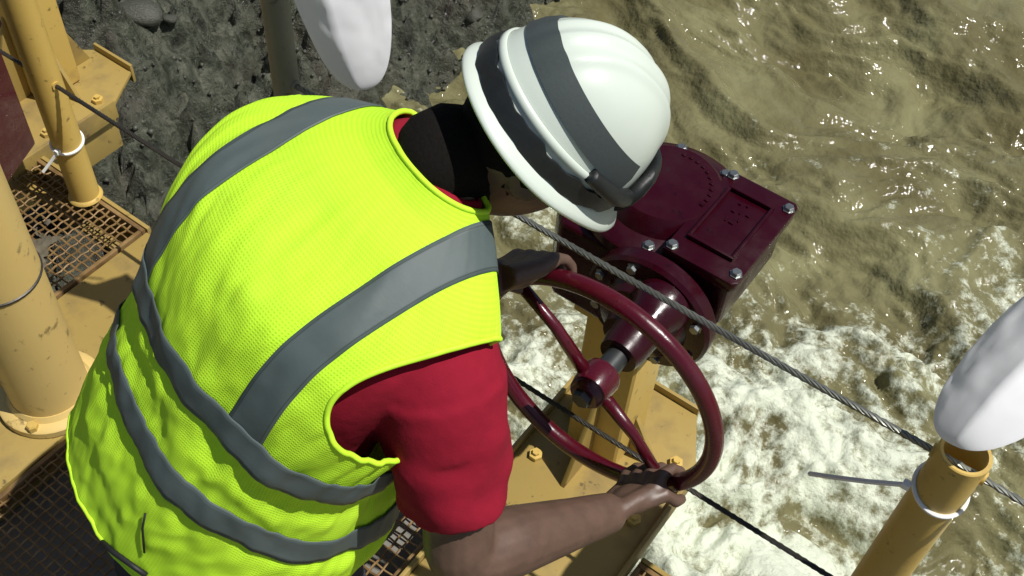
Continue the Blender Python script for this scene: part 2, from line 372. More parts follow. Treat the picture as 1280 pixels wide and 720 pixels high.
mb = MB(); mb.box((-2.0, -1.5, -2.4), (6.0, -.08, -.135), .01)
w = build(mb, 'sill_wall', MT['concrete']); tag(w, 'concrete sill wall carrying the walkway, under the yellow deck plates', 'wall')

# ------------------------------------------------------------------ walkway: gratings of crimped wire, yellow deck beams
def grating(x0, x1, y0, y1, label, group='wire mesh deck panels', pitch=.0225):
    g = thing('grating_panel', ((x0+x1)/2, (y0+y1)/2, 0), label, 'grating', group)
    wr = .0027; am = .0028
    def wire_mesh(L):
        n = int(round(L/pitch)); pts = [(-L/2+L*k/(2*n), 0, am*math.sin(math.pi*(k/2)+math.pi/4*0)) for k in range(2*n+1)]
        mb = MB(); mb.tube(pts, wr, 5); me = mb.mesh('wire'); smooth(me, 60); me.materials.append(MT['wire']); return me
    mx = wire_mesh(x1-x0); my = wire_mesh(y1-y0)
    ny = int((y1-y0)/pitch); nx = int((x1-x0)/pitch)
    for k in range(1, ny):
        o = bpy.data.objects.new('wire', mx); COL.objects.link(o); o.parent = g; o.location = (0, y0+k*pitch-(y0+y1)/2, random.uniform(-.0008, .0008)); o.scale.z = 1 if k % 2 else -1; o.rotation_euler.z = random.gauss(0, .002)
    for k in range(1, nx):
        o = bpy.data.objects.new('wire', my); COL.objects.link(o); o.parent = g; o.location = (x0+k*pitch-(x0+x1)/2, 0, 0); o.rotation_euler.z = math.pi/2+random.gauss(0, .002); o.scale.z = -1 if k % 2 else 1
    for (a, b_, c, d) in ((x0, x1, y0-.0, y0+.012), (x0, x1, y1-.012, y1)):
        mb = MB(); mb.box((a, b_ and c, -.03), (b_, d, .0075), .002); build(mb, 'edge_bar', MT['wire'], g)
    for xx in (x0, x1-.012):
        mb = MB(); mb.box((xx, y0+.0125, -.03), (xx+.012, y1-.0125, .0075), .002); build(mb, 'edge_bar', MT['wire'], g)
    return g
grating(-2.47, -1.955, -1.25, .015, 'rusty wire mesh deck panel below the left railing post, muddy patch on it')
grating(-1.595, -.745, -1.25, .015, 'wire mesh deck panel the worker stands on')
grating(-.335, .95, -1.25, .015, 'wire mesh deck panel right of the handwheel, inside the right railing post')
def beam(x0, x1, y0, y1, label, name='deck_beam'):
    g = thing(name, ((x0+x1)/2, (y0+y1)/2, -.13), label, 'beam', 'yellow deck beams')
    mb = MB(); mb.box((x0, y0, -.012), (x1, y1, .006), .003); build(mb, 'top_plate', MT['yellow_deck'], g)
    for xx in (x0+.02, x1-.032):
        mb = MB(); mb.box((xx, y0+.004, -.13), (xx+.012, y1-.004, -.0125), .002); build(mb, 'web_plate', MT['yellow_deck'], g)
    return g
beam(-1.945, -1.605, -1.3, .012, 'yellow deck beam with the thick round column standing on it')
beam(-4.3, -2.48, -1.3, .0, 'wide yellow deck plate at the far left end of walkway')
mb = MB()
for (x0, x1) in ((-2.48, -1.95), (-1.60, -.745), (-.335, 1.0)):
    g = thing('edge_angle', ((x0+x1)/2, .03, -.1), 'yellow steel angle closing the river edge of the deck'+{-2.48: ' at the left post', -1.60: ' between column and handwheel', -.335: ' at the right post'}[x0], 'steel angle', 'deck edge angles')
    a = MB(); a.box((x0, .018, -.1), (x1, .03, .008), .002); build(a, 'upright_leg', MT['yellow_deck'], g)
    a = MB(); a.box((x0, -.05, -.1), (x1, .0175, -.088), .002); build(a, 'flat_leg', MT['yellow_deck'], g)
# mud lying on the left grating
xs = np.linspace(-2.36, -2.0, 70); ys = np.linspace(-.62, -.12, 90); Xm, Ym = np.meshgrid(xs, ys, indexing='ij')
rr = np.hypot((Xm+2.17)/.16, (Ym+.36)/.23)+.5*fbm(Xm*9, Ym*9, 4, 111)
Zm = .012+.012*fbm(Xm*40, Ym*40, 3, 112)+.012*(1-rr); msk = (rr[:-1, :-1] < .95)
mud = obj('mud_patch', grid_mesh('mud_patch', np.stack([Xm, Ym, Zm], -1), msk), MT['mud']); tag(mud, 'dark gravelly mud lying on the left mesh panel', 'mud', kind='stuff'); smooth(mud.data, 180)

# ------------------------------------------------------------------ thick column, red box
g = thing('round_column', (-1.715, -.495, .006), 'thick cream yellow round column bolted to the deck beam at left edge', 'column')
ORG = V(-1.715, -.495, 0)
mb = MB(); mb.tube([ORG+V(0, 0, z) for z in (.03, .5, 1.2, 2.3)], .092, 40); build(mb, 'shaft', MT['cream_yellow'], g)
mb = MB(); mb.lathe([(.0, .0065), (.122, .0065), (.126, .010), (.126, .028), (.122, .032), (.102, .036), (.094, .05), (.0, .05)], ORG, V(0, 0, 1), 40); build(mb, 'base_flange', MT['cream_yellow'], g)
mb = MB(); mb.tube([ORG+V(.0925*math.cos(a), .0925*math.sin(a), .47) for a in np.linspace(0, 2*math.pi, 40, endpoint=False)], .0035, 6, closed=True); build(mb, 'dark_ring', MT['rope_dark'], g)  # thin dark ring round the column shaft
for a in (math.radians(-150), math.radians(-60), math.radians(30), math.radians(120)):
    c = ORG+V(.112*math.cos(a), .112*math.sin(a), .0)
    mb = MB(); mb.lathe([(.0, .032), (.014, .032), (.014, .046), (.011, .05), (.0, .05)], c, V(0, 0, 1), 6); build(mb, 'bolt', MT['yellow'], g, 20)
g = thing('red_motor_box', (-2.16, -.29, .0), 'dark red steel box on a yellow stub post at the left edge', 'motor box')
RM = Matrix.Translation((-2.13, -.27, 0)) @ Matrix.Rotation(math.radians(24), 4, 'Z')
mb = MB(); mb.box((-.14, -.16, .37), (.11, .10, .72), .012, 3, RM); build(mb, 'housing', MT['red_wheel'], g)
mb = MB(); mb.box((-.155, -.175, .722), (.125, .115, .742), .006, 2, RM); build(mb, 'lid', MT['maroon'], g)
mb = MB(); mb.tube([RM @ Vector((-.02, -.03, z)) for z in (.014, .345)], .055, 24); build(mb, 'stub_post', MT['yellow'], g)
mb = MB(); mb.box((-.10, -.11, .346), (.07, .06, .368), .004, 2, RM); build(mb, 'mounting_plate', MT['yellow'], g)
for sx, sy in ((-.08, -.09), (.05, -.09), (.05, .04)):
    p = RM @ Vector((sx, sy, .33)); mb = MB(); mb.lathe([(0, 0), (.011, 0), (.011, .0155), (0, .0155)], V(*p), V(0, 0, 1), 6); build(mb, 'bolt', MT['steel'], g, 20)

# ------------------------------------------------------------------ railing: posts, wire ropes, ties
PR = .040
def post(x, top, label, PR=PR, m='yellow', zs=(.43, .912)):
    g = thing('railing_post', (x, 0, 0), label, 'post', 'railing posts')
    mb = MB(); n = 32; R = []
    for r, z in ((PR, .009), (PR, top-.002), (PR-.002, top), (PR-.0065, top), (PR-.0075, top-.003), (PR-.0075, top-.25)):
        R.append([V(x+r*math.cos(2*math.pi*k/n), r*math.sin(2*math.pi*k/n), z) for k in range(n)])
    mb.rings(R); build(mb, 'pipe', MT[m], g)
    mb = MB(); mb.lathe([(.0, .0085), (PR+.008, .0085), (PR+.006, .014), (PR+.001, .018), (0, .018)], V(x, 0, 0), V(0, 0, 1), 28); build(mb, 'weld_collar', MT[m], g)
    for z in zs:
        for s in (-1, 1):
            mb = MB(); mb.tube([V(x+s*(PR-.004), 0, z), V(x+s*(PR+.003), 0, z)], .0115, 12); build(mb, 'rope_eye', MT[m], g)
    return g
post(-2.18, 1.02, 'yellow pipe railing post on the left mesh panel, thin tie round it')
post(-1.285, 1.62, 'thin tall grey pole behind the shoulder of the worker', .026, 'grey_pole')
post(.093, .945, 'open-topped yellow pipe railing post at the lower right, half in shade')
post(-3.35, 1.02, 'yellow railing post beyond the left edge beside the wide deck plate')
def rope(z, m, label, r, sag, segs):
    mb = MB()
    cpts = []
    for a, b in segs:
        for k in range(80):
            u = k/80; cpts.append(V(a+(b-a)*u, 0, z-sag*4*u*(1-u)*(b-a)**2))
    for s in range(6):
        pts = []
        for p in cpts:
            a = 2*math.pi*(p[0]/.075+s/6); pts.append(p+V(0, math.cos(a), math.sin(a))*r*.62)
        mb.tube(pts, r*.36, 5)
    mb.tube(cpts, r*.5, 6)
    o = build(mb, 'wire_rope', m, None, 60); return tag(o, label, 'wire rope', 'railing wire ropes')
rope(.912, MT['rope'], 'upper steel wire rope of the railing, crossing in front of the gearbox', 0.0068, .004, [(-1.285, .093), (.093, 1.9)])
rope(.43, MT['rope_dark'], 'lower dark wire rope of the railing, passing behind the handwheel', .0062, .004, [(-3.35, -2.18), (-2.18, -1.285), (-1.285, .093), (.093, 1.9)])
def tie(x, z, tail, label, tilt=0):
    g = thing('cable_tie', (x, 0, z), label, 'cable tie', 'white ties on the posts')
    mb = MB(); pts = []
    for k in range(36):
        a = 2*math.pi*k/36; pts.append(V(x+(PR+.0022)*math.cos(a), (PR+.0022)*math.sin(a), z+tilt*math.cos(a-2.2)))
    mb.tube(pts, .0042, 6, closed=True); build(mb, 'loop', MT['plastic_white'], g)
    p0 = V(*tail[0]); mb = MB(); mb.box(p0-.0065, p0+.0065, .002); build(mb, 'lock_head', MT['plastic_white'], g)
    mb = MB(); mb.tube([V(*p) for p in tail], .0044, 6); build(mb, 'tail', MT['plastic_white'], g)
    return g
def on_plane_y(px, py, y): d = at(px, py, 1)-CAM; return CAM+d*(y-CAM[1])/d[1]
h0 = on_plane_y(1133, 606, -.036)
tie(.093, h0[2]-.012, [h0, on_plane_y(1085, 602, -.03), on_plane_y(1045, 597, -.02), on_plane_y(1012, 592, -.005)], 'white plastic tie with a long tail round the right post', .012)
h1 = on_plane_y(72, 190, -.042)
tie(-2.18, h1[2], [h1, on_plane_y(64, 202, -.06), on_plane_y(54, 215, -.085)], 'white plastic tie with a short tail round the left post', .008)

# ------------------------------------------------------------------ white cloth loops on the railing
def cloth_loop(tip, axis, side, L, W, depth, label, crease=.15, seed=1, sharp=2.4):
    tip = V(*tip); axis = nrm(axis); side = nrm(V(*side)-np.dot(side, axis)*axis); nr = np.cross(axis, side)
    if np.dot(nr, CAM-tip) < 0: nr = -nr
    n, m = 60, 56; P = np.zeros((n, m, 3))
    for i in range(n):
        s = (i/(n-1))**1.5; wv = W*(1-(1-min(1, s*1.35))**sharp)**(1/sharp)+.0005
        for j in range(m):
            a = 2*math.pi*j/m; ca, sa = math.cos(a), math.sin(a); c = np.sign(ca)*abs(ca)**.9
            th = depth*(1-(1-min(1, s*1.6))**2)**.5+.0006
            z = th*(np.sign(sa)*abs(sa)**.8)
            if sa >= 0: z = th*1.5*max(0, 1-((ca-crease)/(1+crease) if ca < crease else (ca-crease)/(1-crease))*np.sign(ca-crease)*(-1 if ca < crease else 1)*1.0)**.85 if False else th*1.5*max(0., 1-(crease-ca)/(1+crease) if ca < crease else 1-(ca-crease)/(1-crease))**.85
            P[i, j] = tip+axis*L*s+side*wv*c+nr*z
    ii = np.linspace(0, 1, n)[:, None]; jj = np.linspace(0, 1, m, endpoint=False)[None, :]
    wob_ = fbm(ii*5+seed, np.cos(2*np.pi*jj)*2+ii, 3, seed)*.004*sstep(.05, .5, ii)
    P += nr[None, None, :]*wob_[..., None]
    o = obj('white_cloth', grid_mesh('white_cloth', (P-tip)[:, :m//2+1]), MT['cloth_white'], None, tip); smooth(o.data, 180)   # one sheet, bellied out towards the walkway
    return tag(o, label, 'cloth', 'white cloths hung on the railing')
t0 = at(1190, 556, 1.62); a0 = at(1330, 418, 1.72)-t0
cl = cloth_loop(t0, a0, at(1250, 600, 1.55)-t0, .42, .098, .045, 'white cloth loop flapping over the top of right post', .25, 3)
t0 = at(456, 112, 2.02); a0 = at(412, -70, 1.90)-t0
cl = cloth_loop(t0, a0, CR, .42, .088, .032, 'white cloth loop hanging behind the shoulder near the rear post', -.2, 5)

_e = t0+nrm(a0)*.42
build(MB().tube([_e-nrm(a0)*.03, (_e+V(-1.285, 0, 1.56))/2+V(0, 0, .01), V(-1.285, -.028, 1.57), V(-1.29, .03, 1.575)], .003, 6), 'cord', MT['plastic_white'], cl, 180)
# ------------------------------------------------------------------ pedestal and gearbox
def pedestal(dx, label):
    g = thing('gear_pedestal', (-.55+dx, .2, 0), label, 'pedestal', 'yellow gear pedestals')
    D = V(dx, 0, 0)
    def b(mb, name, m='yellow_deck'): mb.v = [tuple(V(*p)+D) for p in mb.v]; return build(mb, name, MT[m], g)
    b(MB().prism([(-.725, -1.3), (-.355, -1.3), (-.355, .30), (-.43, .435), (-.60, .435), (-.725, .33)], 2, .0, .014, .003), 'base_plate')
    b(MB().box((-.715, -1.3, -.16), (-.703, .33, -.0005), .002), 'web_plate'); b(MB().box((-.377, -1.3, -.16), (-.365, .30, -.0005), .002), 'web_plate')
    b(MB().box((-.652, .175, .0145), (-.512, .315, .562), .014, 3), 'column', 'yellow')
    b(MB().box((-.66, .13, .563), (-.44, .36, .585), .004), 'head_plate', 'yellow')
    b(MB().prism([(.06, .0145), (.174, .0145), (.174, .30)], 0, -.588, -.576, .002), 'gusset')
    b(MB().prism([(.316, .0145), (.40, .0145), (.316, .22)], 0, -.588, -.576, .002), 'gusset')
    b(MB().prism([(-.70, .0145), (-.653, .0145), (-.653, .16)], 1, .239, .251, .002), 'gusset')
    b(MB().prism([(-.43, .0145), (-.511, .0145), (-.511, .16)], 1, .239, .251, .002), 'gusset')
    b(MB().box((-.354, -1.3, -.03), (-.344, .30, .036), .002), 'edge_lip'); b(MB().box((-.736, -1.3, -.03), (-.726, .33, .036), .002), 'edge_lip'); b(MB().box((-.60, .436, -.03), (-.43, .446, .036), .002), 'edge_lip')
    for sx, sy in ((-.67, .36), (-.40, .28), (-.68, .09), (-.40, .09)):
        b(MB().lathe([(0, .014), (.017, .014), (.017, .027), (.009, .028), (.009, .036), (0, .036)], V(sx, sy, 0), V(0, 0, 1), 6), 'bolt', 'yellow')
    return g
pedestal(0, 'yellow pedestal on a deck plate under the red gearbox')
pedestal(-2.05, 'yellow pedestal jutting over the dark bank at upper left')
HUB = V(-.456, -.145, .795); WR = .228; WT = .0155
FC = V(HUB[0]-.03, 0, HUB[2]-.06)
def hexbolt(c, ax, s=.010, h=.009):
    return MB().lathe([(0, 0), (s*1.35, 0), (s*1.35, .002), (s, .0022), (s, h-.001), (s*.85, h), (0, h)], c, ax, 6)
g = thing('gearbox', (-.55, .22, .585), 'dark red cast gearbox with handwheel on the yellow pedestal', 'gearbox')
mb = MB(); mb.prism([(-.75, .17), (-.71, .12), (-.46, .12), (-.42, .17), (-.42, .35), (-.47, .40), (-.70, .40), (-.75, .35)], 2, .586, .80, .012, 3); build(mb, 'housing', MT['maroon'], g)
mb = MB(); mb.lathe([(0, .802), (.152, .802), (.158, .808), (.158, .828), (.150, .836), (.118, .842), (.106, .868), (.098, .876), (0, .880)], V(-.575, .27, 0), V(0, 0, 1), 48); top = build(mb, 'top_cover', MT['maroon'], g)
mb = MB()
for k in range(11):
    a = math.radians(-10+k*11); c = V(-.575+.080*math.cos(a), .27+.080*math.sin(a), .8765)
    hh = random.uniform(.005, .008)
    mb.box(c-V(.004, .003, 0), c+V(.004, hh, .003), .001)
build(mb, 'raised_lettering', MT['maroon'], top)
for k in range(8):
    a = 2*math.pi*(k+.4)/8; build(hexbolt(V(-.575+.136*math.cos(a), .27+.136*math.sin(a), .838), V(0, 0, 1), .0095), 'bolt', MT['steel'], g, 20)
# side box with recessed name plate
mb = MB(); mb.prism([(-.49, .135), (-.375, .135), (-.365, .145), (-.365, .355), (-.375, .365), (-.49, .365)], 2, .735, .868, .010, 3); sb = build(mb, 'side_box', MT['maroon'], g)
mb = MB(); mb.prism([(-.50, .125), (-.36, .125), (-.352, .135), (-.352, .365), (-.36, .375), (-.50, .375)], 2, .850, .8745, .005, 2); lid = build(mb, 'side_box_lid', MT['maroon'], g)
for lo, hi in (((-.478, .17, .8755), (-.384, .176, .884)), ((-.478, .324, .8755), (-.384, .33, .884)), ((-.478, .1762, .8755), (-.472, .3238, .884)), ((-.39, .1762, .8755), (-.384, .3238, .884))):
    build(MB().box(lo, hi, .0015), 'plate_rim', MT['maroon'], lid)
mb = MB()
for (lx, ly, w_, h_) in ((-.445, .25, .003, .012), (-.437, .25, .010, .003), (-.425, .262, .003, .010), (-.447, .278, .008, .003), (-.432, .281, .003, .009), (-.42, .284, .008, .003), (-.445, .302, .006, .003), (-.43, .305, .004, .004)):
    mb.box((lx, ly, .8748), (lx+w_, ly+h_, .8775), .0008)
build(mb, 'raised_lettering', MT['maroon'], lid)
for sx, sy in ((-.365, .15), (-.365, .35), (-.488, .138), (-.488, .362)): build(hexbolt(V(sx, sy, .875), V(0, 0, 1), .009), 'bolt', MT['steel'], g, 20)
# front flange and input shaft housing
mb = MB(); mb.lathe([(0, .119), (.125, .119), (.131, .113), (.131, .088), (.125, .080), (.090, .076), (.078, .050), (.052, .038), (.046, .010), (0, .008)], V(FC[0], 0, FC[2]), V(0, 1, 0), 44); build(mb, 'front_flange', MT['maroon'], g)
for k in range(8):
    a = 2*math.pi*(k+.5)/8; build(hexbolt(V(FC[0]+.109*math.cos(a), .081, FC[2]+.109*math.sin(a)), V(0, -1, 0), .0095, .011), 'bolt', MT['steel'], g, 20)
build(MB().tube([V(HUB[0], .085, HUB[2]), V(HUB[0], -.115, HUB[2])], .021, 20), 'input_shaft', MT['dark_steel'], g)
build(MB().lathe([(0, .078), (.056, .078), (.054, .05), (.044, .03), (.040, -.055), (.036, -.072), (0, -.073)], V(HUB[0], 0, HUB[2]), V(0, 1, 0), 28), 'shaft_boss', MT['maroon'], g)
wh = bpy.data.objects.new('handwheel', None); COL.objects.link(wh); wh.parent = g; wh.location = HUB-V(*g.location); wh['label'] = 'dark red two spoked handwheel'
mb = MB(); mb.tube([HUB+WR*V(math.cos(a), 0, math.sin(a)) for a in np.linspace(0, 2*math.pi, 96, endpoint=False)], WT, 16, closed=True, ref=V(0, 1, 0)); build(mb, 'rim', MT['red_wheel'], wh, 180)
build(MB().lathe([(0, -.034), (.026, -.034), (.03, -.03), (.034, -.012), (.036, .02), (.032, .03), (0, .032)], HUB, V(0, 1, 0), 24), 'hub', MT['red_wheel'], wh)
build(MB().lathe([(0, -.046), (.016, -.046), (.018, -.0345), (0, -.0345)], HUB, V(0, 1, 0), 6), 'hub_nut', MT['dark_steel'], wh, 20)
for a in (math.radians(-43), math.radians(140)):
    d = V(math.cos(a), 0, math.sin(a)); build(MB().tube([HUB+d*.028, HUB+d*.12+V(0, .006, 0), HUB+d*(WR-.012)], [.0125, .0105, .0105], 12), 'spoke', MT['red_wheel'], wh, 180)

# ------------------------------------------------------------------ the worker
KS = 1.06                                            # the fitted stature
P0 = at(328.2, 516.7, 1.686*KS); N0 = at(539.5, 222, 1.422*KS)
T = nrm(N0-P0); TL = np.linalg.norm(N0-P0)
LR = math.cos(.855)*math.cos(.378)*CR-math.sin(.855)*math.cos(.378)*CU-math.sin(.378)*CF; LR = nrm(LR-np.dot(LR, T)*T)
BN = np.cross(T, LR)
if np.dot(BN, -CF) < 0: BN = -BN
def body(l, h, b): return P0+LR*l+T*(h*TL)+BN*b
# profile of the torso: h, half width, half thickness, offset of the centre towards the back
PROF = np.array([(-.48, .195, .132, -.010), (-.08, .205, .140, .0), (.06, .200, .135, .006), (.22, .195, .128, .010), (.40, .200, .130, .020), (.56, .212, .135, .026), (.68, .221, .133, .024), (.76, .224, .124, .014),
                 (.82, .214, .113, .004), (.87, .190, .102, -.002), (.925, .156, .090, -.004), (.98, .122, .078, -.004), (1.03, .092, .068, -.004), (1.07, .072, .060, -.004), (1.16, .062, .056, -.004)])
_hh = np.linspace(-.48, 1.16, 660)
def _tab(k):
    y = np.interp(_hh, PROF[:, 0], PROF[:, k]); d = _hh[1]-_hh[0]; w_ = np.exp(-.5*((np.arange(-60, 61)*d)/.02)**2); w_ /= w_.sum()
    return np.convolve(np.pad(y, 60, mode='edge'), w_, 'valid')
_TB = [None]+[_tab(k) for k in (1, 2, 3)]
def smoothprof(h, k): return np.interp(h, _hh, _TB[k])
def torso(th, h, grow=0., ex=2.35, ka=1.0, kb=1.0, low=0.0):
    th = np.asarray(th, float); h = np.asarray(h, float); a = smoothprof(h, 1)*ka+grow; b = smoothprof(h, 2)*kb+grow+low*sstep(.55, 0., h)
    o = smoothprof(h, 3)+.055*np.sin(np.pi*np.clip(h, 0, 1))
    c = np.cos(th); s = np.sin(th); q = (np.abs(c)**ex+np.abs(s)**ex)**(-1/ex)
    fr = np.where(s < 0, 1-.68*sstep(.58, .92, h), 1)
    l = a*c*q; bb = b*s*q*fr+o
    return P0+l[..., None]*LR+(h*TL)[..., None]*T+bb[..., None]*BN
# arms
RS = body(.205, .66, .02); LS = body(-.175, .72, -.01)
def rimpt(deg): a = math.radians(deg); return HUB+WR*V(math.cos(a), 0, math.sin(a)), V(-math.sin(a), 0, math.cos(a))
def ik(S, W, pole, u, f):
    d = W-S; L = np.linalg.norm(d); L2 = min(L, (u+f)*.995); e = d/L; x = (u*u-f*f+L2*L2)/(2*L2); y = math.sqrt(max(u*u-x*x, 0))
    p = nrm(pole-np.dot(pole, e)*e); return S+e*x+p*y
GR, TR = rimpt(-47); GL, TLn = rimpt(122)
UP_, FO_ = .305, .27
ER = at(580, 694, 1.66); er = ER-GR; er = er-np.dot(er, TR)*TR; er = nrm(nrm(er)+.35*nrm(GR-HUB)); er = nrm(er-np.dot(er, TR)*TR); WRr = GR+er*.060+.065*nrm(ER-GR)
EL_t = at(430, 330, 1.95); el = EL_t-GL; el = nrm(el-np.dot(el, TLn)*TLn); WL = GL+el*.098
EL = ik(LS, WL, EL_t-LS, UP_, FO_)
print('TL', TL, 'P0', P0, 'N0', N0, 'elbowR', ER, 'dist', np.linalg.norm(WRr-RS), np.linalg.norm(WL-LS))
def limb(mb, pts, rs, n=18, sub=6):
    pts = [V(*p) for p in pts]; P = []; R = []
    for i in range(len(pts)-1):
        p0 = pts[max(i-1, 0)]; p1 = pts[i]; p2 = pts[i+1]; p3 = pts[min(i+2, len(pts)-1)]
        for k in range(sub):
            t = k/sub; P.append(.5*((2*p1)+(-p0+p2)*t+(2*p0-5*p1+4*p2-p3)*t*t+(-p0+3*p1-3*p2+p3)*t**3)); R.append(rs[i]+(rs[i+1]-rs[i])*t)
    P.append(pts[-1]); R.append(rs[-1]); mb.tube(P, R, n)
HAND = []
def hand(mb, G, Tn, e, W, side, elbow):
    """fingers close round the rim at G (tangent Tn); e points from the rim to the wrist; side = +1 thumb towards +Tn"""
    q = np.cross(Tn, e)
    if np.dot(q, CAM-G) < 0: q = -q                # q: the side of the rim turned up towards the worker's eyes
    # fingers go from the wrist side over the worker's face and round to the far side
    def ring(ang, r): a = math.radians(ang); return G+(e*math.cos(a)+q*math.sin(a))*r
    k0 = WT
    palm_c = []
    for i, (off, ln, rr) in enumerate(((.040, 1.0, .0106), (.0135, 1.08, .0110), (-.0135, 1.0, .0106), (-.039, .84, .0094))):
        o = Tn*off*side
        pts = [ring(20, k0+.034)+o*.9, ring(58, k0+.021)+o*1.02, ring(58+50*ln, k0+.0125)+o*1.04, ring(58+98*ln, k0+.0105)+o*1.02, ring(58+142*ln, k0+.0095)+o*1.0]
        mb.tube(pts, [rr*1.15, rr*1.16, rr*1.02, rr*.95, rr*.72], 10)
        mb.tube([W+o*.45+nrm(q)*.004, ring(20, k0+.034)+o*.9, ring(56, k0+.021)+o*1.02], [.019, .0165, .0135], 10)
    th0 = W+(G-W)*.25+Tn*side*.022; th = [th0, ring(8, k0+.020)+Tn*side*.050, ring(-38, k0+.014)+Tn*side*.054, ring(-84, k0+.011)+Tn*side*.048]
    mb.tube(th, [.0165, .0145, .0118, .009], 10)
    mb.tube([W, W+(G-W)*.35+q*.004, ring(16, k0+.026)], [.030, .034, .031], 14, flat=.68, ref=q)
# head frame
HU = nrm(.77*CR+.465*CU-.44*CF)                       # out of the crown
HF = CF*.69-CU*.37+CR*.62; HF = nrm(HF-np.dot(HF, HU)*HU)    # where the face looks
HRt = np.cross(HF, HU)
HC = at(684, 160, 1.49)-HU*.03                              # centre of the head
def hp(r, f, u): return HC+HRt*r+HF*f+HU*u
mb = MB()
hs = np.linspace(-.42, 1.08, 30); th = np.linspace(0, 2*np.pi, 40, endpoint=False)
mb.rings([list(torso(th, np.full_like(th, h), -.012)) for h in hs])
limb(mb, [N0-T*.05+BN*.0, N0+T*.02, HC-HU*.075-HF*.02, HC-HU*.02-HF*.012], [.068, .060, .057, .060])
def headmesh(mb):
    n, m = 34, 44; R = []
    for i in range(n+1):
        u = -1+2*i/n; R.append([])
        for j in range(m):
            a = 2*math.pi*j/m; f = math.cos(a); r = math.sin(a); w_ = math.sqrt(max(0, 1-u*u))+1e-3
            X_ = .081*r*w_; F_ = .103*f*w_; U_ = .128*u-.014
            if u < 0:                                   # jaw narrows, chin forward
                X_ *= 1-.30*(-u)**1.4; F_ = F_*(1-.10*(-u)) + (.018*(-u) if f > 0 else .030*(-u)**1.5)
            if f > .2 and w_ > .2:
                F_ += .020*math.exp(-((r)/.13)**2)*math.exp(-((u+.12)/.15)**2)      # nose
                F_ -= .010*math.exp(-((abs(r)-.36)/.15)**2)*math.exp(-((u-.06)/.08)**2)  # eye sockets
                F_ += .006*math.exp(-((u-.2)/.07)**2)*math.exp(-(r/.5)**2)           # brow
                F_ += .007*math.exp(-((r)/.28)**2)*(math.exp(-((u+.42)/.045)**2)+math.exp(-((u+.52)/.05)**2)) # lips
                F_ += .010*math.exp(-((r)/.3)**2)*math.exp(-((u+.8)/.12)**2)
            R[-1].append(hp(X_, F_, U_))
    mb.rings(R)
headmesh(mb)
for s in (-1, 1):
    mb.lathe([(0, -.008), (.020, -.006), (.027, 0), (.024, .007), (.012, .006), (0, .002)], hp(s*.079, -.012, -.012), nrm(HRt*s-HF*.35), 16)
limb(mb, [body(.10, .76, .0), RS, RS+(ER-RS)*.35, RS+(ER-RS)*.75, ER, ER+(WRr-ER)*.28, ER+(WRr-ER)*.7, WRr], [.062, .066, .060, .054, .051, .056, .042, .033])
limb(mb, [body(-.10, .78, .0), LS, LS+(EL-LS)*.35, LS+(EL-LS)*.75, EL, EL+(WL-EL)*.28, EL+(WL-EL)*.7, WL], [.062, .062, .055, .047, .043, .047, .036, .029])
hand(mb, GR, TR, er, WRr, 1, ER); hand(mb, GL, TLn, el, WL, 1, EL)
LEGS = []
FWD = nrm(V(T[0], T[1], 0))
LH = nrm(V(LR[0], LR[1], 0))
for s, fo in ((1, -.02), (-1, -.16)):
    hip = body(s*.095, -.30, 0); ank = V(hip[0], hip[1], 0)+FWD*fo+LH*s*.07+V(0, 0, .095); kn = (hip+ank)/2+FWD*.10+V(0, 0, .02)
    LEGS.append((hip, kn, ank)); limb(mb, [hip+T*.06, hip, (hip+kn)/2, kn, kn+(ank-kn)*.3, ank, ank-V(0, 0, .05)], [.09, .092, .075, .056, .056, .038, .036])
    limb(mb, [ank-V(0, 0, .045), ank-V(0, 0, .055)+FWD*.08, ank-V(0, 0, .062)+FWD*.16], [.036, .034, .024])
def remeshed(mb, name, vox, it=4):
    me = mb.mesh(name); o = bpy.data.objects.new(name, me); COL.objects.link(o)
    r = o.modifiers.new('r', 'REMESH'); r.mode = 'VOXEL'; r.voxel_size = vox
    s = o.modifiers.new('s', 'SMOOTH'); s.factor = .5; s.iterations = it
    dg = bpy.context.evaluated_depsgraph_get(); me2 = bpy.data.meshes.new_from_object(o.evaluated_get(dg)); bpy.data.objects.remove(o); return me2
FEET = (LEGS[0][2]+LEGS[1][2])/2; FEET[2] = .008
worker = thing('person', FEET, 'worker in white helmet, lime vest and red shirt bending over the handwheel', 'person')
bme = remeshed(mb, 'body', .0036, 3); bme.transform(Matrix.Translation(-Vector(FEET))); smooth(bme, 180)
bo = obj('body', bme, MT['skin'], worker)
for s in (-1, 1):
    e = MB(); bm = bmesh.new(); bmesh.ops.create_uvsphere(bm, u_segments=12, v_segments=8, radius=.012); bmesh.ops.translate(bm, vec=Vector(hp(s*.030, .082, .008)), verts=bm.verts); e.bm(bm); build(e, 'eye', MT['eye'], worker, 180)
# hair: a cap over the back of the skull and the nape
mbh = MB(); R = []
for i in range(22):
    u = -.62+1.5*i/21; w_ = math.sqrt(max(0, 1-min(1, abs(u))**2))+.02; ring_ = []
    for j in range(40):
        a = 2*math.pi*j/40; f = math.cos(a); r = math.sin(a); gsz = 1.075+.02*math.sin(9*a+5*u)
        fr = .098*f*w_*gsz+(.030*(-u)**1.5 if (u < 0 and f <= 0) else 0)
        if u < .35: fr = min(fr, -.004+.05*max(0, u))
        ring_.append(hp(.077*r*w_*gsz*(1-.2*max(0, -u)**1.4), fr-.002, .118*u*1.02))
    R.append(ring_)
mbh.rings(R); limb(mbh, [N0+T*.022-BN*.004, N0+T*.045+BN*.002, HC-HU*.075-HF*.028, HC-HU*.02-HF*.03], [.070, .067, .065, .07], 26); hair = build(mbh, 'hair', MT['hair'], worker, 180)  # nape tube: black hair, also painting in the shade on the neck
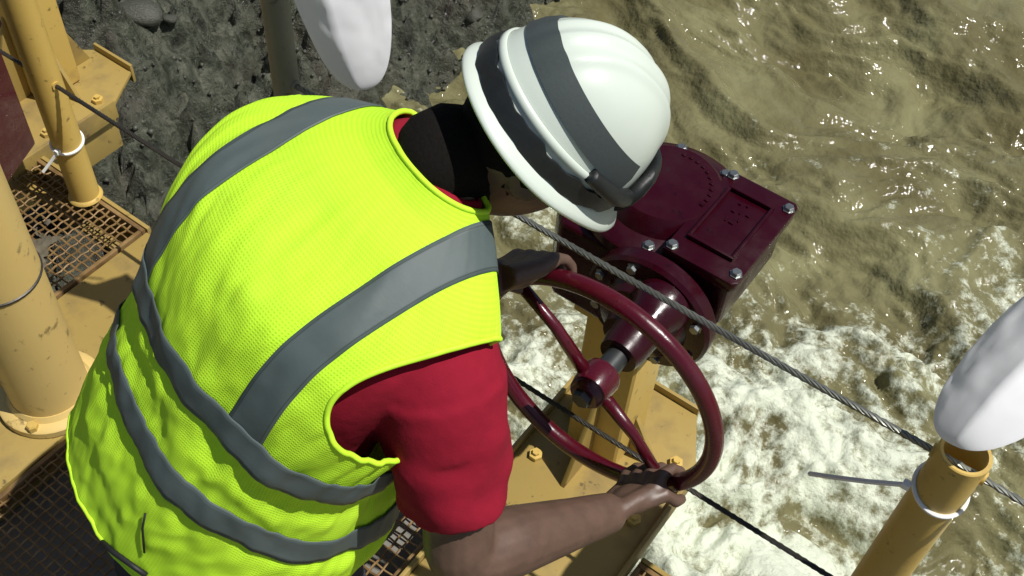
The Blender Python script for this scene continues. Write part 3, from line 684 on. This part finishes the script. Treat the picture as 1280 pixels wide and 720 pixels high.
# T-shirt: trunk, collar and two short sleeves
mbs = MB(); hs = np.linspace(-.44, 1.065, 44)
_sh = [list(torso(th, np.full_like(th, h), .004)) for h in hs]; _in = [list(torso(th, np.full_like(th, h), -.008)) for h in (1.065, 1.03, .98)]
mbs.rings(_sh+_in)
limb(mbs, [body(.04, .72, .01), body(.13, .71, .015), RS, RS+(ER-RS)*.25], [.085, .094, .092, .088], 30)
limb(mbs, [body(-.04, .76, .0), body(-.11, .745, .0), LS, LS+(EL-LS)*.25], [.072, .074, .070, .068], 30)
def sleeve(S, E_, inner, frac, r0, r1):
    d = E_-S; pts = [inner, S+(S-inner)*.0, S+d*.2, S+d*.45, S+d*frac*.9, S+d*frac]; ax = nrm(d); k = 40; rings_ = []
    X_ = nrm(LR-np.dot(LR, ax)*ax); Y_ = np.cross(ax, X_)
    for i in range(34):
        u = i/33; c = S+d*(-.02+u*(frac+.02)); r = r0+(r1-r0)*u; ring_ = []
        for j in range(k):
            a = 2*math.pi*j/k
            wr = .0035*math.sin(3*a+7*u)+.0022*math.sin(5*a-11*u+1)+.0012*math.sin(22*u+2*a)
            wr *= sstep(0, .3, u)
            ring_.append(c+(r+wr)*(math.cos(a)*X_+math.sin(a)*Y_))
        rings_.append(ring_)
    last = rings_[-1]; c = np.mean(last, axis=0)
    rings_.append([c+(p-c)*.97+ax*.003 for p in last]); rings_.append([c+(p-c)*.86-ax*.002 for p in last]); rings_.append([c+(p-c)*.83-ax*.03 for p in last])
    mbs.rings(rings_)
sleeve(RS, ER, body(.1, .76, 0), .66, .096, .080); sleeve(LS, EL, body(-.1, .78, 0), .62, .070, .068)
sme = remeshed(mbs, 't_shirt', .0052, 6); sme.transform(Matrix.Translation(-Vector(FEET))); smooth(sme, 180); shirt = obj('t_shirt', sme, MT['shirt'], worker); shirt['label'] = 'crimson short sleeved T-shirt'
# trousers and boots
mbt = MB()
mbt.rings([list(torso(th, np.full_like(th, h), .004)) for h in np.linspace(-.46, -.25, 8)], cap=False)
for hip, kn, ank in LEGS: limb(mbt, [hip+T*.05, hip, (hip+kn)/2, kn, kn+(ank-kn)*.35, ank-V(0, 0, .02)], [.105, .104, .092, .074, .072, .064], 20)
tme = remeshed(mbt, 'trousers', .009, 4); tme.transform(Matrix.Translation(-Vector(FEET))); smooth(tme, 180); obj('trousers', tme, MT['trouser'], worker)
for hip, kn, ank in LEGS:
    mbb = MB(); base = V(ank[0], ank[1], .0085)
    for (f0, w0, h0, z0) in ((0, 0, 0, 0),):
        R = []
        for k in range(12):
            u = k/11; c = base+FWD*(-.075+.265*u); w_ = .043*(1-abs(2*u-1)**4*.6)+.004; hh = .105-.055*sstep(.35, .8, u)
            R.append([c+np.cross(V(0, 0, 1), FWD)*w_*math.cos(a)*1.0+V(0, 0, hh/2+hh/2*math.sin(a)) for a in np.linspace(0, 2*math.pi, 16, endpoint=False)])
        mbb.rings(R)
    limb(mbb, [ank-V(0, 0, .04), ank+V(0, 0, .08)], [.054, .058]); build(mbb, 'boot', MT['boot'], worker, 180)

# safety vest: one sheet round the trunk with neck opening, arm holes and a hem
HB, HT = -.385, 1.06
def vest_pt(th_, h_, off=0.):
    th_ = np.asarray(th_, float); h_ = np.asarray(h_, float); th_, h_ = np.broadcast_arrays(th_, h_)
    g = .026+.020*sstep(.3, -.1, h_)+.006*sstep(.7, .3, h_)-.018*sstep(.9, 1.06, h_)
    kw = dict(grow=g, ex=2.2, ka=1.10, kb=1.06, low=.032)
    P = torso(th_, h_, **kw); e = 1e-3; Pt = torso(th_+e, h_, **kw)-P; Ph = torso(th_, h_+e, **kw)-P
    nn = np.cross(Pt, Ph); nn /= np.linalg.norm(nn, axis=-1)[..., None]+1e-12
    cen = P0+(h_*TL)[..., None]*T; sg = np.sign(np.sum(nn*(P-cen), -1)); nn = nn*np.where(sg == 0, 1, sg)[..., None]
    ct = np.cos(th_)*2.2; stt = np.sin(th_)*2.2
    w1 = fbm(ct*1.1+h_*1.2, stt*1.1+h_*2.2, 3, 131)*.007
    w2 = ridged(ct*1.5-h_*1.2+4, h_*5.0+stt*.9, 2, 141)*.0022*sstep(.62, .15, h_)
    w3 = (np.sin(h_*34+3*np.cos(th_)+2.2*fbm(ct*1.5, h_*4, 2, 151))*.0026)*sstep(.5, .2, h_)*(1-.6*sstep(.02, -.1, h_))
    w4 = .0022*fbm(ct*4, h_*7+stt*4, 2, 161)
    d = (w1+w2+w3+w4)*(1-.85*sstep(.8, .97, h_))+off
    return P+nn*d[..., None]
HOLES = ((.02, .80, .69, .19), (math.pi+.42, .62, .67, .17))     # centre angle, half angle, centre height, half height
def holeg(th_, h_):                              # >0 outside the arm holes
    out = 9.
    for c, w_, hc, hr in HOLES:
        d = np.abs(((th_-c+np.pi) % (2*np.pi))-np.pi); out = np.minimum(out, ((d/w_)**2.3+np.abs((h_-hc)/hr)**2.3)**(1/2.3)-1)
    return out
nh, nth = 300, 420
hv = HB+(HT-HB)*np.linspace(0, 1, nh)**.92; tv = np.linspace(-np.pi/2, 3*np.pi/2, nth)
TH, HH = np.meshgrid(tv, hv, indexing='ij')
gv = holeg(TH, HH)
# pull the vertices just inside a hole out on to its rim, so that the edge is clean
for it in range(6):
    e = 1e-3; gt = (holeg(TH+e, HH)-gv)/e; gh = (holeg(TH, HH+e)-gv)/e; n2 = gt**2+gh**2+1e-9
    near = (gv < 0) & (gv > -.14); TH = TH-np.where(near, gv*gt/n2, 0); HH = HH-np.where(near, gv*gh/n2, 0); gv2 = holeg(TH, HH); gv = np.where(near, gv2, gv)
PV = vest_pt(TH, HH)
ok = (gv > -.01); msk = ok[:-1, :-1] & ok[1:, :-1] & ok[1:, 1:] & ok[:-1, 1:]
vme = grid_mesh('safety_vest', PV-FEET, msk)
uvl = vme.uv_layers.new(name='UVMap'); li = np.empty(len(vme.loops), np.int32); vme.loops.foreach_get('vertex_index', li)
UVv = np.stack([TH.reshape(-1)*.19, HH.reshape(-1)*TL], -1)[li]; uvl.data.foreach_set('uv', UVv.reshape(-1).astype(np.float32))
bm = bmesh.new(); bm.from_mesh(vme); bmesh.ops.delete(bm, geom=[v for v in bm.verts if not v.link_faces], context='VERTS'); bm.to_mesh(vme); bm.free()
smooth(vme, 180); vest = obj('safety_vest', vme, MT['vest'], worker); vest['label'] = 'lime yellow mesh safety vest with grey stripes'
sd = vest.modifiers.new('thick', 'SOLIDIFY'); sd.thickness = .0016; sd.offset = -1
def vstrip(name, A, m, off=.0034):                # A: (n, m, 2) of theta, h
    o = obj(name, grid_mesh(name, vest_pt(A[..., 0], A[..., 1], off)-FEET), m, vest); smooth(o.data, 180)
    uvl_ = o.data.uv_layers.new(name='UVMap'); li_ = np.empty(len(o.data.loops), np.int32); o.data.loops.foreach_get('vertex_index', li_); n_, m_ = A.shape[:2]
    uvl_.data.foreach_set('uv', np.stack([(li_//m_)/n_, (li_ % m_)/(m_-1)], -1).reshape(-1).astype(np.float32))
    s = o.modifiers.new('thick', 'SOLIDIFY'); s.thickness = .0012; s.offset = 0; return o
def band(h0, wd_, wav=.0, gap=.06, seed=0):
    tt = np.linspace(-np.pi/2+gap, 3*np.pi/2-gap, 260)[:, None]; ww = np.linspace(-.5, .5, 7)[None, :]
    hc = h0+wav*fbm(np.cos(tt)*1.3, np.sin(tt)*1.3+seed, 2, 171+seed); hc = hc+ww*wd_
    tt2 = np.broadcast_to(tt, hc.shape); keep = hc
    vstrip('reflective_stripe', np.stack([tt2, keep], -1), MT['stripe'], .0056)
BW = .052/TL
band(.356, BW, .012, seed=1); band(.075, BW, .016, seed=3)
def strap(sgn, l0, l1):
    A = []; hh = np.linspace(1.06, .356, 900); g = .026+.006*sstep(.7, .3, hh)-.018*sstep(.9, 1.06, hh); aa = smoothprof(hh, 1)*1.10+g; ex = 2.2
    for l in np.linspace(l0, l1, 9):
        i = np.argmax(aa >= l); htop = hh[i]; row = []
        hb = htop-(htop-.356)*(1-np.linspace(0, 1, 110))**2.0
        for front in (0, 1):
            for h in (hb if not front else hb[::-1][1:]):
                x = min(1, l/np.interp(h, hh[::-1], aa[::-1])); y = (max(0, 1-x**ex))**(1/ex); t_ = math.atan2(y, x); t_ = t_ if not front else -t_
                row.append((math.pi-t_ if sgn < 0 else t_, h))
        A.append(row)
    vstrip('reflective_stripe', np.array(A).transpose(1, 0, 2), MT['stripe'])
strap(1, .102, .157); strap(-1, .136, .190)
# bindings round hem, neck and arm holes
def binding(pts, r=.0042): mbx = MB(); mbx.tube(pts, r, 8, closed=True); build(mbx, 'edge_binding', MT['vest_bind'], vest, 180)
tt = np.linspace(-np.pi, np.pi, 160, endpoint=False)
binding(list(vest_pt(tt, np.full_like(tt, HB)))); binding(list(vest_pt(tt, np.full_like(tt, HT))))
ph = np.linspace(0, 2*np.pi, 130, endpoint=False)
for c, w_, hc, hr in HOLES:
    pc = np.sign(np.cos(ph))*np.abs(np.cos(ph))**(2/2.3); ps = np.sign(np.sin(ph))*np.abs(np.sin(ph))**(2/2.3)
    binding(list(vest_pt(c+w_*pc, hc+hr*ps)))
# black drawcord at the hem
def vp(px, py, off=.008):                        # nearest point of the vest sheet under a photo pixel
    d = PV.reshape(-1, 3)-CAM; z = d@CF; uu = 640+FPX*(d@CR)/z; vv = 360-FPX*(d@CU)/z; k = np.argmin((uu-px)**2+(vv-py)**2+(z-1.2)*800); p = PV.reshape(-1, 3)[k]; return p-CF*off
mbx = MB(); mbx.tube([vp(128, 676), vp(145, 690), vp(165, 705), vp(186, 718)], .0045, 8); build(mbx, 'drawcord', MT['cord_black'], vest, 180)
mbx = MB(); mbx.tube([vp(183, 640), vp(181, 660), vp(183, 690)], .0018, 6); build(mbx, 'drawcord', MT['cord_black'], vest, 180)

# ------------------------------------------------------------------ hard hat and goggles
HZ = .030                                        # brim plane above the head centre
hat = thing('hard_hat', hp(0, 0, HZ), 'white ridged hard hat on the head of the worker', 'hard hat')
def shell_pt(a, u, off=0):                       # a round (0 = front), u 0 at brim .. 1 crown
    A_, B_, H_ = .118, .142, .160
    ph_ = u*math.pi/2; w_ = math.cos(ph_)**.82; r = math.sin(a)*(A_+off)*w_; f = math.cos(a)*(B_+off)*w_; hgt = (H_+off)*math.sin(ph_)
    rd = 0
    for c, hgt_, s in ((0, .0065, .011), (-.032, .0045, .009), (.032, .0045, .009)): rd += hgt_*math.exp(-((r-c)/s)**2)
    k = sstep(.25, .5, u); nrv = nrm(V(r/A_**2, f/B_**2, hgt/H_**2)+1e-6)
    q = V(r, f, hgt)+nrv*rd*k
    return hp(q[0], q[1], q[2]+HZ)
mb = MB(); n, m = 44, 120
mb.rings([[shell_pt(2*math.pi*j/m, i/n*.992) for j in range(m)] for i in range(n+1)], cap=False); c0 = len(mb.v)-m; mb.f.append(tuple(range(c0, c0+m)))
sh = build(mb, 'shell', MT['helmet'], hat, 180)
mb = MB(); R = []
for (k, dz) in ((0.0, .004), (.35, .001), (.8, -.006), (1.0, -.010), (1.02, -.013), (.98, -.015), (.5, -.009), (-.03, -.003)):
    ring_ = []
    for j in range(96):
        a = 2*math.pi*j/96; pk = max(0, math.cos(a))**2.2; ext = .013+.034*pk+.009*math.exp(-((a-2.1)/.8)**2); ww = k*ext
        r = math.sin(a)*(.118+ww*(1-.25*pk)); f = math.cos(a)*(.142+ww); ring_.append(hp(r, f, HZ+dz*(1+1.1*pk)))
    R.append(ring_)
mb.rings(R, cap=False); build(mb, 'brim', MT['helmet'], hat, 180)
mb = MB(); mb.rings([[shell_pt(2*math.pi*j/m, u, o_) for j in range(m)] for u, o_ in ((.13, .0005), (.135, .0035), (.155, .004), (.175, .0035), (.18, .0005))], cap=False); build(mb, 'shell_rib', MT['helmet'], hat, 180)
gog = thing('safety_goggles', hp(0, .12, HZ+.04), 'black goggles pushed round the hard hat on a wide grey strap', 'goggles')
def wrap(u0, u1, a0, a1, off, name, mt, jag=0, seed=0, tilt=0.):
    mbx = MB(); R = []; ts = np.linspace(a0, a1, 110)
    for k, (du, oo) in enumerate(((0, .0004), (.0, off), (.5, off+.0012), (1., off), (1., .0004))):
        R.append([shell_pt(a, u0+(u1-u0)*du-tilt*math.cos(a)+(jag*float(perlin(np.array(a*6.+du), np.array(seed+.5), 9)) if jag else 0), oo) for a in ts])
    g = []; n = len(ts); vs = [p for r in R for p in r]; fs = []
    for i in range(4):
        for k in range(n-1): fs.append((i*n+k, i*n+k+1, (i+1)*n+k+1, (i+1)*n+k))
    mbx.add(vs, fs); return build(mbx, name, mt, gog, 50)
wrap(.22, .39, math.radians(62), math.radians(298), .0032, 'strap', MT['strap_grey'], tilt=.07)
wrap(.012, .115, math.radians(40), math.radians(320), .0065, 'rubber_band', MT['black_rubber'], .025, 3)
for s in (1, -1):
    R = []
    mbx = MB(); pts = [shell_pt(math.radians(s*a), u-.06, .006) for a, u in ((92, .24), (78, .23), (62, .21), (46, .20), (30, .21))]
    limb(mbx, pts, [.010, .012, .013, .014, .014], 12); build(mbx, 'side_clip', MT['black_rubber'], gog, 180)
mbx = MB(); R = []
for k in range(25):
    a = math.radians(-48+96*k/24); w_ = .019+.006*math.cos(a*2.2); ring_ = []
    for q in range(12):
        b_ = 2*math.pi*q/12; ring_.append(shell_pt(a, .20+.15*math.sin(b_)*1.0, .012+.010*math.cos(b_)))
    R.append(ring_)
mbx.rings(R); build(mbx, 'frame', MT['black_rubber'], gog, 180)
